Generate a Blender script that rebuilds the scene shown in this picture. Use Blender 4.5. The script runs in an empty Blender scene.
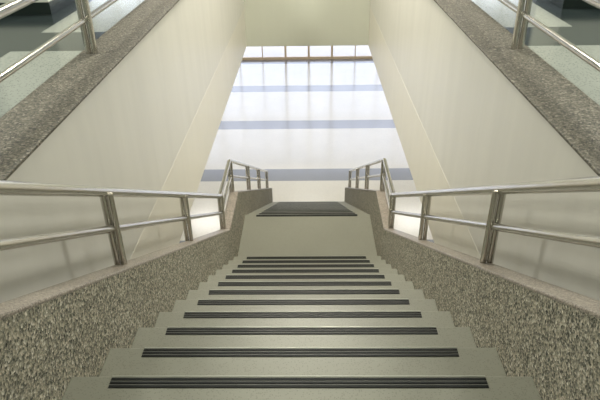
import bpy, bmesh, math, random
from mathutils import Vector, Matrix
random.seed(7)
S = bpy.context.scene
COL = S.collection
HF = 5.939            # camera height above the lower hall floor
CX = -0.035            # centre line of the stairwell
def Z(H): return HF - H

# ---------------------------------------------------------------- helpers
def link(o, parent=None):
    COL.objects.link(o)
    if parent is not None:
        o.parent = parent
        o.location = o.location - parent.location
    return o
def tag(o, label, cat, group=None, kind=None):
    o['label'] = label; o['category'] = cat
    if group: o['group'] = group
    if kind: o['kind'] = kind
    return o
def empty(name, loc=(0, 0, 0)):
    o = bpy.data.objects.new(name, None); o.location = loc
    COL.objects.link(o); return o
def finish(name, bm, m, parent=None, bevel=0, smooth=False, seg=2):
    bmesh.ops.recalc_face_normals(bm, faces=bm.faces)
    if bevel:
        es = [e for e in bm.edges if len(e.link_faces) == 2 and e.calc_face_angle(0) > 0.4]
        bmesh.ops.bevel(bm, geom=es, offset=bevel, segments=seg, affect='EDGES', profile=0.5)
    me = bpy.data.meshes.new(name); bm.to_mesh(me); bm.free()
    me.materials.append(m)
    if smooth:
        for p in me.polygons: p.use_smooth = True
        try: me.set_sharp_from_angle(angle=math.radians(40))
        except Exception: pass
    # origin at the centre of the bottom
    xs = [v.co.x for v in me.vertices]; ys = [v.co.y for v in me.vertices]; zs = [v.co.z for v in me.vertices]
    c = Vector(((min(xs)+max(xs))/2, (min(ys)+max(ys))/2, min(zs)))
    for v in me.vertices: v.co -= c
    o = bpy.data.objects.new(name, me); o.location = c
    COL.objects.link(o)
    if parent is not None:
        pl = Vector((0, 0, 0)); p = parent
        while p is not None: pl += p.location; p = p.parent
        o.parent = parent; o.location = c - pl
    return o
def box(bm, x0, x1, y0, y1, z0, z1):
    vs = [bm.verts.new((x, y, z)) for x in (x0, x1) for y in (y0, y1) for z in (z0, z1)]
    for f in ((0,1,3,2),(4,6,7,5),(0,4,5,1),(2,3,7,6),(0,2,6,4),(1,5,7,3)):
        bm.faces.new([vs[i] for i in f])
def prism(bm, prof, x0, x1):                 # profile in (y, z), extruded along x
    a = [bm.verts.new((x0, y, z)) for y, z in prof]
    b = [bm.verts.new((x1, y, z)) for y, z in prof]
    n = len(prof)
    bm.faces.new(a); bm.faces.new(b[::-1])
    for i in range(n): bm.faces.new((a[i], a[(i+1)%n], b[(i+1)%n], b[i]))
def tube(bm, pts, r, n=20):
    pts = [Vector(p) for p in pts]; rings = []
    for i, p in enumerate(pts):
        if i == 0: t = pts[1]-pts[0]
        elif i == len(pts)-1: t = pts[-1]-pts[-2]
        else: t = (pts[i+1]-p).normalized() + (p-pts[i-1]).normalized()
        t.normalize()
        u = Vector((1, 0, 0)) if abs(t.x) < .9 else Vector((0, 1, 0))
        w = t.cross(u).normalized(); u = w.cross(t).normalized()
        rings.append([bm.verts.new(p + r*(math.cos(2*math.pi*k/n)*u + math.sin(2*math.pi*k/n)*w)) for k in range(n)])
    for a, b in zip(rings, rings[1:]):
        for k in range(n): bm.faces.new((a[k], a[(k+1)%n], b[(k+1)%n], b[k]))
    bm.faces.new(rings[0]); bm.faces.new(rings[-1][::-1])
def fillet(pts, r=.04, n=4):                 # round the kinks of a (y, z) polyline
    out = [pts[0]]
    for a, b, c in zip(pts, pts[1:], pts[2:]):
        A, B, C = Vector(a), Vector(b), Vector(c)
        p = B + (A-B).normalized()*r; q = B + (C-B).normalized()*r
        for i in range(n+1):
            t = i/n; v = (1-t)**2*p + 2*t*(1-t)*B + t*t*q; out.append((v.x, v.y))
    out.append(pts[-1]); return out

# ---------------------------------------------------------------- materials
class N:
    def __init__(s, name):
        s.m = bpy.data.materials.new(name); s.m.use_nodes = True
        s.t = s.m.node_tree; s.b = s.t.nodes['Principled BSDF']
        g = s.new('ShaderNodeNewGeometry'); s.pos = g.outputs['Position']
    def new(s, k, **kw):
        n = s.t.nodes.new(k)
        for a, v in kw.items(): setattr(n, a, v)
        return n
    def l(s, a, b): s.t.links.new(a, b)
    def sep(s):
        n = s.new('ShaderNodeSeparateXYZ'); s.l(s.pos, n.inputs[0]); return n.outputs
    def math(s, op, a, b=None, c=None):
        n = s.new('ShaderNodeMath', operation=op)
        for i, v in enumerate((a, b, c)):
            if v is None: continue
            if isinstance(v, (int, float)): n.inputs[i].default_value = v
            else: s.l(v, n.inputs[i])
        return n.outputs[0]
    def mix(s, f, a, b, mode='MIX'):
        n = s.new('ShaderNodeMix', data_type='RGBA', blend_type=mode)
        for sock, v in ((n.inputs[0], f), (n.inputs[6], a), (n.inputs[7], b)):
            if isinstance(v, (int, float)): sock.default_value = v
            elif isinstance(v, tuple): sock.default_value = (*v, 1)
            else: s.l(v, sock)
        return n.outputs[2]
    def scaled(s, sc):
        n = s.new('ShaderNodeVectorMath', operation='MULTIPLY'); s.l(s.pos, n.inputs[0]); n.inputs[1].default_value = sc
        return n.outputs[0]
    def noise(s, scale, detail=4, vec=None, rough=.55):
        n = s.new('ShaderNodeTexNoise'); n.inputs['Scale'].default_value = scale
        n.inputs['Detail'].default_value = detail; n.inputs['Roughness'].default_value = rough
        s.l(vec or s.pos, n.inputs['Vector']); return n.outputs[0]
    def vor(s, scale, vec=None, out='Color', feature='F1'):
        n = s.new('ShaderNodeTexVoronoi', feature=feature); n.inputs['Scale'].default_value = scale
        s.l(vec or s.pos, n.inputs['Vector']); return n.outputs[out]
    def ramp(s, f, stops, const=False):
        n = s.new('ShaderNodeValToRGB'); cr = n.color_ramp
        if const: cr.interpolation = 'CONSTANT'
        while len(cr.elements) < len(stops): cr.elements.new(.5)
        for e, (p, c) in zip(cr.elements, stops): e.position = p; e.color = (*c, 1) if isinstance(c, tuple) else (c, c, c, 1)
        s.l(f, n.inputs[0]); return n.outputs[0]
    def bump(s, h, strength, dist=.004):
        n = s.new('ShaderNodeBump'); n.inputs['Strength'].default_value = strength; n.inputs['Distance'].default_value = dist
        s.l(h, n.inputs['Height']); s.l(n.outputs[0], s.b.inputs['Normal'])
    def set(s, **kw):
        for k, v in kw.items():
            i = s.b.inputs[k.replace('_', ' ')]
            if isinstance(v, tuple): i.default_value = (*v, 1)
            elif isinstance(v, (int, float)): i.default_value = v
            else: s.l(v, i)
        return s
def red(n, c):
    q = n.new('ShaderNodeSeparateColor'); n.l(c, q.inputs[0]); return q.outputs[0]

def plaster(name, col, streak):
    n = N(name)
    a = n.noise(1.0, 5, n.scaled((6, 6, .7)))
    b = n.noise(1.3, 4)
    c = n.mix(n.ramp(a, [(.35, 0.), (.7, streak)]), col, tuple(x*.80 for x in col))
    c = n.mix(n.ramp(b, [(.35, 0.), (.7, .35)]), c, tuple(x*.9 for x in col))
    n.set(Base_Color=c, Roughness=.42)
    n.bump(n.noise(30, 3), .12, .003)
    return n.m
def pebble(name, scale, stops, rough, bumpy):
    n = N(name)
    wob = n.noise(scale*.7, 2)
    v1 = red(n, n.vor(scale)); v2 = red(n, n.vor(scale*2.1))
    c1 = n.ramp(v1, stops, True); c2 = n.ramp(v2, stops, True)
    c = n.mix(.42, c1, c2)
    c = n.mix(n.ramp(n.noise(2.2, 3), [(.35, 0.), (.7, .30)]), c, n.mix(1., c, (.72, .70, .64), 'MULTIPLY'))
    n.set(Base_Color=c, Roughness=rough)
    if bumpy: n.bump(n.vor(scale, out='Distance'), bumpy, .006)
    return n.m
def terrazzo(name, base, chip, scale, rough, coat=0):
    n = N(name)
    v = red(n, n.vor(scale)); d = n.vor(scale, out='Distance')
    chips = n.math('MULTIPLY', n.math('GREATER_THAN', v, .62), n.math('LESS_THAN', d, .42))
    c = n.mix(n.ramp(n.noise(1.7, 4), [(.3, 0.), (.75, .5)]), base, tuple(x*.88 for x in base))
    c = n.mix(n.math('MULTIPLY', chips, .8), c, chip)
    n.set(Base_Color=c, Roughness=rough, Coat_Weight=coat, Coat_Roughness=.13)
    return n

M = {}
M['wall'] = plaster('painted_plaster', (.665, .645, .58), .36)
M['wall_band'] = plaster('painted_plaster_band', (.72, .685, .59), .2)
M['wall_far'] = plaster('painted_plaster_beam', (.55, .56, .465), .15)
M['room'] = plaster('room_paint', (.55, .57, .48), .1)
M['parapet'] = pebble('washed_gravel', 112,
    [(0, (.030, .034, .026)), (.16, (.10, .10, .078)), (.36, (.245, .235, .18)), (.58, (.38, .35, .265)), (.78, (.55, .49, .38)), (.93, (.70, .66, .55))], .75, .55)
M['coping'] = pebble('honed_gravel_coping', 210,
    [(0, (.10, .085, .07)), (.22, (.23, .20, .165)), (.5, (.34, .295, .245)), (.8, (.52, .46, .39))], .38, 0)
M['kerb'] = pebble('brown_granite_kerb', 120,
    [(0, (.022, .022, .018)), (.22, (.075, .068, .050)), (.5, (.125, .115, .085)), (.75, (.19, .17, .13)), (.92, (.34, .31, .25))], .62, 0)
n = terrazzo('stair_terrazzo', (.27, .27, .215), (.205, .20, .16), 170, .42); M['step'] = n.m
n.bump(n.noise(60, 2), .05, .002)
n = N('anti_slip_rubber'); n.set(Base_Color=(.011, .013, .012), Roughness=.5, Specular_IOR_Level=.2); M['rubber'] = n.m
n = N('strip_filler'); n.set(Base_Color=(.17, .17, .15), Roughness=.4); M['filler'] = n.m
n = N('aluminium_edge'); n.set(Base_Color=(.52, .52, .46), Metallic=.3, Roughness=.4); M['edge'] = n.m
n = N('brushed_stainless_steel')
n.set(Base_Color=(.62, .60, .55), Metallic=1., Roughness=n.ramp(n.noise(1, 3, n.scaled((60, 4, 60))), [(.3, .20), (.7, .24)]))
M['steel'] = n.m
n = N('black_polished_skirting'); n.set(Base_Color=(.012, .018, .016), Roughness=.18); M['skirting'] = n.m
n = N('tan_timber_frame')
n.set(Base_Color=n.mix(n.noise(3, 3, n.scaled((1, 1, .2))), (.74, .58, .40), (.80, .65, .46)), Roughness=.45); M['frame'] = n.m
n = N('outdoor_paving'); n.set(Base_Color=n.mix(n.noise(1.5), (.62, .60, .55), (.70, .68, .62)), Roughness=.7); M['paving'] = n.m
n = N('ceiling_paint'); n.set(Base_Color=(.62, .64, .58), Roughness=.8); M['ceiling'] = n.m
n = N('door_glass'); t = n.t
tr = n.new('ShaderNodeBsdfTransparent'); tr.inputs[0].default_value = (.97, .97, .98, 1)
gl = n.new('ShaderNodeBsdfGlossy'); gl.inputs['Roughness'].default_value = .02
fr = n.new('ShaderNodeFresnel'); fr.inputs[0].default_value = 1.45
mx = n.new('ShaderNodeMixShader'); n.l(n.math('MULTIPLY', fr.outputs[0], .8), mx.inputs[0]); n.l(tr.outputs[0], mx.inputs[1]); n.l(gl.outputs[0], mx.inputs[2])
n.l(mx.outputs[0], t.nodes['Material Output'].inputs[0]); M['glass'] = n.m
n = N('lamp_diffuser'); n.set(Base_Color=(.8, .8, .8), Emission_Color=(.93, 1., .90), Emission_Strength=9.); M['lamp'] = n.m

# lower hall floor: cream polished terrazzo with blue-grey bands across it
n = terrazzo('hall_floor_terrazzo', (.80, .765, .66), (.66, .63, .55), 70, .22, .6); x, y, z = n.sep()
base = n.b.inputs['Base Color'].links[0].from_socket
ph = n.math('FRACT', n.math('DIVIDE', n.math('SUBTRACT', y, 11.28-.285-2.87*4), 2.87))
band = n.math('LESS_THAN', ph, .57/2.87)
bc = n.mix(n.noise(40, 2), (.26, .27, .28), (.32, .33, .345))
n.set(Base_Color=n.mix(band, base, bc)); M['hall_floor'] = n.m
# upper floor: pale terrazzo, dark glossy bands across and along the sides
n = terrazzo('upper_floor_terrazzo', (.26, .28, .25), (.14, .155, .135), 90, .16, .12); x, y, z = n.sep()
base = n.b.inputs['Base Color'].links[0].from_socket
xr = n.math('SUBTRACT', x, CX)
ph = n.math('FRACT', n.math('DIVIDE', n.math('SUBTRACT', y, 3.74-2.87*3), 2.87))
b1 = n.math('LESS_THAN', ph, .50/2.87)
ax = n.math('ABSOLUTE', xr)
b2 = n.math('MULTIPLY', n.math('GREATER_THAN', ax, 1.95), n.math('LESS_THAN', ax, 2.95))
band = n.math('MAXIMUM', b1, b2)
bc = n.mix(n.noise(6, 4), (.018, .026, .028), (.030, .040, .040))
n.set(Base_Color=n.mix(band, base, bc), Specular_IOR_Level=.4); M['upper_floor'] = n.m

# ---------------------------------------------------------------- the shell
W, WO = 1.0, 1.25           # stairwell half width, kerb outer edge
HU, HL, HB = 1.031, .883, 2.545
YT, YFW = .6655, 9.37       # top of the stairs, far face of the stairwell
X0, X1 = CX-7.5, CX+7.5
YB, YG = -4.0, 20.1
def struct(name, bm, m, label, cat, **k):
    return tag(finish(name, bm, m, **k), label, cat, kind='structure')
bm = bmesh.new(); box(bm, X0, X1, YB, YG+.15, -.2, 0)
struct('floor', bm, M['hall_floor'], 'bright polished cream floor of the lower hall with blue-grey bands', 'floor')
bm = bmesh.new(); box(bm, X0-6, X1+6, YG+.15, YG+30, -.25, -.03)
struct('ground', bm, M['paving'], 'pale paving outside the glazed front of the lower hall', 'ground')
SL = .30
bm = bmesh.new()
box(bm, X0, CX-WO, YT, YFW+.25, Z(HU)-SL, Z(HU)); box(bm, CX+WO, X1, YT, YFW+.25, Z(HU)-SL, Z(HU))
box(bm, X0, X1, YB, YT, Z(HU)-SL, Z(HU)); box(bm, X0, X1, YFW+.25, YG, Z(HU)-SL, Z(HU))
struct('floor_upper', bm, M['upper_floor'], 'pale speckled upper floor with dark glossy bands either side of the stairwell', 'floor')
for s, nm in ((-1, 'left'), (1, 'right')):
    a, b = sorted((CX+s*(W+.0012), CX+s*WO))
    a2, b2 = sorted((CX+s*W, CX+s*WO))
    bm = bmesh.new(); box(bm, a, b, YT-.02, YFW, Z(1.93), Z(HL)-.012)
    w = struct('wall_'+nm, bm, M['wall'], 'smooth pale plaster wall on the %s side of the stairwell' % nm, 'wall')
    bm = bmesh.new(); box(bm, a2, b2, YT-.02, YFW, Z(HB), Z(1.93))
    struct('trim_%d' % (1 if s < 0 else 2), bm, M['wall_band'], 'slightly raised plaster band along the bottom of the %s stairwell wall' % nm, 'beam')
    bm = bmesh.new(); a, b = sorted((CX+s*(W-.016), CX+s*(WO+.004)))
    box(bm, a, b, YT-.02, YFW+.25, Z(HL)-.012, Z(HL))
    struct('trim_%d' % (3 if s < 0 else 4), bm, M['kerb'], 'brown speckled granite kerb topping the %s stairwell wall' % nm, 'kerb', bevel=.003)
bm = bmesh.new(); box(bm, CX-WO, CX+WO, YFW, YFW+.25, Z(HB), Z(HL)-.012)
struct('wall_far', bm, M['wall_far'], 'pale green plaster beam wall closing the far end of the stairwell', 'wall')
bm = bmesh.new(); box(bm, CX-W+.016, CX+W-.016, YFW-.012, YFW+.256, Z(HL)-.012, Z(HL))
struct('trim_5', bm, M['kerb'], 'brown speckled granite kerb on top of the far stairwell wall', 'kerb', bevel=.003)
bm = bmesh.new(); box(bm, CX-WO, CX+WO, YT-.30, YT-.02, Z(HB), Z(HU)-SL)
struct('wall_near', bm, M['wall'], 'plaster beam under the top edge of the stairs', 'wall')
ZT = Z(-2.1)
bm = bmesh.new(); box(bm, X0, X1, YB, YG, ZT, ZT+.2)
struct('ceiling', bm, M['ceiling'], 'plain ceiling over the upper floor', 'ceiling')
for nm, a, b in (('outer_left', X0-.2, X0), ('outer_right', X1, X1+.2)):
    bm = bmesh.new(); box(bm, a, b, YB, YG+.15, -.2, ZT+.2)
    struct('wall_'+nm, bm, M['room'], 'painted side wall of the hall, %s' % nm.replace('_', ' '), 'wall')
bm = bmesh.new(); box(bm, X0-.2, X1+.2, YB-.2, YB, -.2, ZT+.2)
struct('wall_back', bm, M['room'], 'painted wall behind the top of the stairs', 'wall')

# glazed front: lower and upper windows
def glazing(name, z0, z1, label):
    w = tag(empty(name, (CX, YG+.05, z0)), label, 'window', kind='structure')
    bm = bmesh.new(); box(bm, X0, X1, YG, YG+.10, z0, z0+.09)
    finish('bottom_rail', bm, M['frame'], w, bevel=.004)
    bm = bmesh.new(); box(bm, X0, X1, YG, YG+.10, z1-.12, z1); box(bm, X0, X1, YG, YG+.08, z0+2.3, z0+2.38)
    finish('top_rail', bm, M['frame'], w, bevel=.004)
    k = -8; 
    while k <= 8:
        xc = CX+.01+k*.825
        thick = .075 if k in (-1, 0, 1) or abs(k) in (4, 5, 7, 8) else .032
        bm = bmesh.new(); box(bm, xc-thick/2, xc+thick/2, YG+.012, YG+.088, z0+.09, z1-.12)
        finish('mullion', bm, M['frame'], w, bevel=.003); k += 1
    bm = bmesh.new(); box(bm, X0, X1, YG+.045, YG+.053, z0+.05, z1-.06)
    finish('glass_pane', bm, M['glass'], w)
glazing('window_1', 0, Z(HU)-SL, 'glazed front of the lower hall with tan frames, seen under the far beam')
glazing('window_2', Z(HU), ZT, 'glazed front of the upper floor with tan frames')

# ---------------------------------------------------------------- staircase
D1, R, D2 = .30, .1753, .32
Y0, H0 = 1.267, 1.3817
HWI, HWO = .724, .815
def hn1(Y): return H0 + (Y-Y0)*R/D1
HLAND = H0 + 12*R; YL0 = Y0+11*D1; YL1 = 5.635
def hn2(Y): return HLAND + (Y-YL1)*R/D2
TH = .30
stair = tag(empty('staircase', (CX, YL1, 0)), 'grey-green terrazzo staircase descending in two flights between pebble-textured parapets', 'staircase')
SW = .585
def strip(parent, Ye, z):
    a = Ye-.0080
    bm = bmesh.new()
    for i in range(3):
        y1 = a-.0145*i
        box(bm, CX-.008-SW, CX-.008+SW, y1-.0108, y1, z-.004, z+.0030)
    s = finish('anti_slip_strip', bm, M['rubber'], parent, bevel=.001, seg=1)
    bm = bmesh.new(); box(bm, CX-.008-SW, CX-.008+SW, a-.0405, a, z-.004, z+.0012)
    e = bmesh.new(); box(e, CX-.008-SW, CX-.008+SW, Ye-.0030, Ye+.0008, z-.010, z+.0018)
    finish('nosing_edge', e, M['edge'], parent, bevel=.0006, seg=1)
    f = finish('strip_bed', bm, M['filler'], parent)
def step(prof, Ye, z, name='step'):
    bm = bmesh.new(); prism(bm, prof, CX-HWI, CX+HWI)
    o = finish(name, bm, M['step'], stair, bevel=.004)
    strip(o, Ye, z)
for k in range(-1, 12):
    ya, yb = Y0+(k-1)*D1, Y0+k*D1; z = Z(H0+k*R)
    step([(ya, z), (yb, z), (yb, Z(hn1(yb)+TH)), (ya, Z(hn1(ya)+TH))], yb, z)
zl = Z(HLAND)
step([(YL0, zl), (YL1, zl), (YL1, Z(HLAND+TH)), (YL0+.25, Z(HLAND+TH)), (YL0, Z(hn1(YL0)+TH))], YL1, zl, 'landing')
for j in range(1, 14):
    ya, yb = YL1+(j-1)*D2, YL1+j*D2; z = Z(HLAND+j*R)
    step([(ya, z), (yb, z), (yb, max(0, Z(hn2(yb)+TH))), (ya, max(0, Z(hn2(ya)+TH)))], yb, z)
YE = 9.93; PH = .324
HP = 2.94
Yk1 = Y0 + (HP+PH-H0)*D1/R; Yk2 = 5.22
def hp2(Y): return HP+(Y-Yk2)*R/D2
YS = .50
top = [(YS, hn1(YS)-PH), (Yk1, HP), (Yk2, HP), (YE, hp2(YE))]
CT = .016
yb = YL1 + (HF-.02-HLAND-.42)*D2/R
bot = [(YE, HF), (yb, HF), (YL1, HLAND+.36), (YL0+.3, HLAND+.36), (YT+.05, hn1(YT)+.42), (YT+.05, HU+.0), (YS, HU+.0)]
for s in (-1, 1):
    a, b = sorted((CX+s*(HWI), CX+s*HWO))
    bm = bmesh.new(); prism(bm, [(y, Z(h+CT)) for y, h in top]+[(y, Z(h)) for y, h in bot], a, b)
    p = finish('parapet', bm, M['parapet'], stair)
    bm = bmesh.new(); a, b = sorted((CX+s*(HWI-.0015), CX+s*(HWO+.0015)))
    tp = [(top[0][0]-.006, top[0][1])]+top[1:-1]+[(YE+.006, top[-1][1])]
    prism(bm, [(y, Z(h)) for y, h in tp]+[(y, Z(h+CT)) for y, h in reversed(tp)], a, b)
    c = finish('coping', bm, M['coping'], p, bevel=.005); c['label'] = 'smoother pinkish speckled stone coping'

# ---------------------------------------------------------------- stair railings
for s, nm, TR, MR in ((-1, 'left', .360, .183), (1, 'right', .360, .183)):
    xr = CX+s*.790
    g = tag(empty('stair_railing', (xr, YL1, Z(HP))),
            'brushed steel double-rail handrail on the %s-hand parapet of the stairs' % nm, 'railing')
    for nme, hh, r in (('top_rail', TR, .0205), ('mid_rail', MR, .0155)):
        ye = 9.62
        pts = fillet([(YS+.02, Z(top[0][1]-hh)-.011), (Yk1, Z(HP-hh)), (Yk2, Z(HP-hh)), (ye, Z(hp2(ye)-hh))], .03)
        bm = bmesh.new(); tube(bm, [(xr, y, z) for y, z in pts], r)
        finish(nme, bm, M['steel'], g, smooth=True)
    P1 = [.80, 1.99, 3.20, Yk1+.02]
    posts = [(y, hn1(y)-PH if y < Yk1 else HP) for y in P1] + [(Yk2, HP)] + [(y, hp2(y)) for y in (6.68, 8.05, 9.55)]
    for y, h in posts:
        bm = bmesh.new()
        for dx in (-.0145, .0145):
            tube(bm, [(xr+dx, y, Z(h)-.004), (xr+dx, y, Z(h-TR)-.008)], .0135, 14)
        finish('post', bm, M['steel'], g, smooth=True)

# upper railings on the granite kerbs
for s, nm in ((-1, 'left'), (1, 'right')):
    xr = CX+s*1.18
    g = tag(empty('kerb_railing', (xr, 5, Z(HL))), 'stainless steel railing standing on the %s granite kerb of the upper floor' % nm, 'railing')
    for nme, hh, r in (('top_rail', .406, .0215), ('mid_rail', .185, .0155)):
        bm = bmesh.new(); tube(bm, [(xr, YT, Z(HL-hh)), (xr, YFW+.1, Z(HL-hh))], r)
        finish(nme, bm, M['steel'], g, smooth=True)
    y = 3.15
    for y in (y-2.3, y, y+2.1, y+4.2, y+6.1):
        bm = bmesh.new()
        for dx in (-.0185, .0185):
            tube(bm, [(xr+dx, y, Z(HL)-.004), (xr+dx, y, Z(HL-.406)-.008)], .0165, 16)
        finish('post', bm, M['steel'], g, smooth=True)

# columns of the upper floor
for s, nm, yc in ((-1, 'left', 4.83), (1, 'right', 4.83)):
    a, b = sorted((CX+s*2.10, CX+s*2.70))
    g = tag(empty('column', ((a+b)/2, yc+.3, Z(HU))), 'square pale green column with black skirting on the %s upper floor' % nm, 'column')
    bm = bmesh.new(); box(bm, a+.012, b-.012, yc+.012, yc+.588, Z(HU), ZT)
    finish('shaft', bm, M['room'], g)
    bm = bmesh.new(); box(bm, a, b, yc, yc+.6, Z(HU), Z(HU)+.10)
    finish('skirting', bm, M['skirting'], g, bevel=.003)

# ---------------------------------------------------------------- lamps
def lamp(x, y, z, lx, ly, power, col, name, label, group=None):
    t = tag(empty(name, (x, y, z)), label, 'lamp', group=group or name.replace('_', ' ')+'s')
    bm = bmesh.new(); box(bm, x-lx/2-.03, x+lx/2+.03, y-ly/2-.03, y+ly/2+.03, z-.03, z)
    finish('housing', bm, M['ceiling'], t)
    L = bpy.data.lights.new('lamp_light', 'AREA'); L.shape = 'RECTANGLE'; L.size = lx; L.size_y = ly
    L.energy = power; L.color = col
    o = bpy.data.objects.new('lamp_light', L); COL.objects.link(o); o.parent = t; o.location = (0, 0, -.04)
for y, pw in ((-1.0, 80), (2.6, 122), (6.2, 135)):
    for x in (-3.2, 3.2):
        lamp(CX+x, y, ZT, 1.2, .6, pw, (1., 1., .92), 'overhead_light', 'flat white ceiling light over the upper floor')
for y, pw in ((6.2, 215),):  # added fill lifting the landing, stands in for light off the hall floor
    lamp(CX, y, ZT, 1.2, .6, pw, (1., .945, .83), 'overhead_light', 'added warm fill light high over the stairwell', 'added fill over the stairwell')
for y in (12.5, 16.5):
    for x in (-3.5, 0, 3.5):
        lamp(CX+x, y, Z(HU)-SL, 1.2, 1.2, 45, (1., .97, .92), 'hall_ceiling_light', 'flat warm ceiling light over the lower hall')
for y in (3.0, 7.5):
    for x in (-4.2, 4.2):
        lamp(CX+x, y, Z(HU)-SL, 1.2, 1.2, 60, (1., .93, .82), 'hall_ceiling_light', 'flat warm ceiling light over the lower hall')

w = bpy.data.worlds.new('World'); S.world = w; w.use_nodes = True
nt = w.node_tree; bg = nt.nodes['Background']
sky = nt.nodes.new('ShaderNodeTexSky'); sky.sky_type = 'NISHITA'; sky.sun_disc = False
sky.sun_elevation = math.radians(50); sky.sun_rotation = math.radians(160); sky.dust_density = 3
mixn = nt.nodes.new('ShaderNodeMix'); mixn.data_type = 'RGBA'; mixn.inputs[0].default_value = .85
nt.links.new(sky.outputs[0], mixn.inputs[6]); mixn.inputs[7].default_value = (.93, .92, 1., 1)
nt.links.new(mixn.outputs[2], bg.inputs[0]); bg.inputs[1].default_value = 2.0

# ---------------------------------------------------------------- camera
cam = bpy.data.cameras.new('Camera'); co = bpy.data.objects.new('Camera', cam); COL.objects.link(co)
cam.lens = 36*570/600; cam.sensor_width = 36; cam.clip_start = .05
co.location = (0, 0, HF); co.rotation_euler = (Matrix.Rotation(math.radians(1.2), 3, 'Z') @ Matrix.Rotation(math.radians(90-30.3), 3, 'X')
                     @ Matrix.Rotation(math.radians(-.95), 3, 'Z')).to_euler()   # hand-held: a slight yaw and tilt
S.camera = co
vs = S.view_settings; vs.view_transform = 'Standard'; vs.look = 'None'; vs.gamma = 1; vs.exposure = 0.05
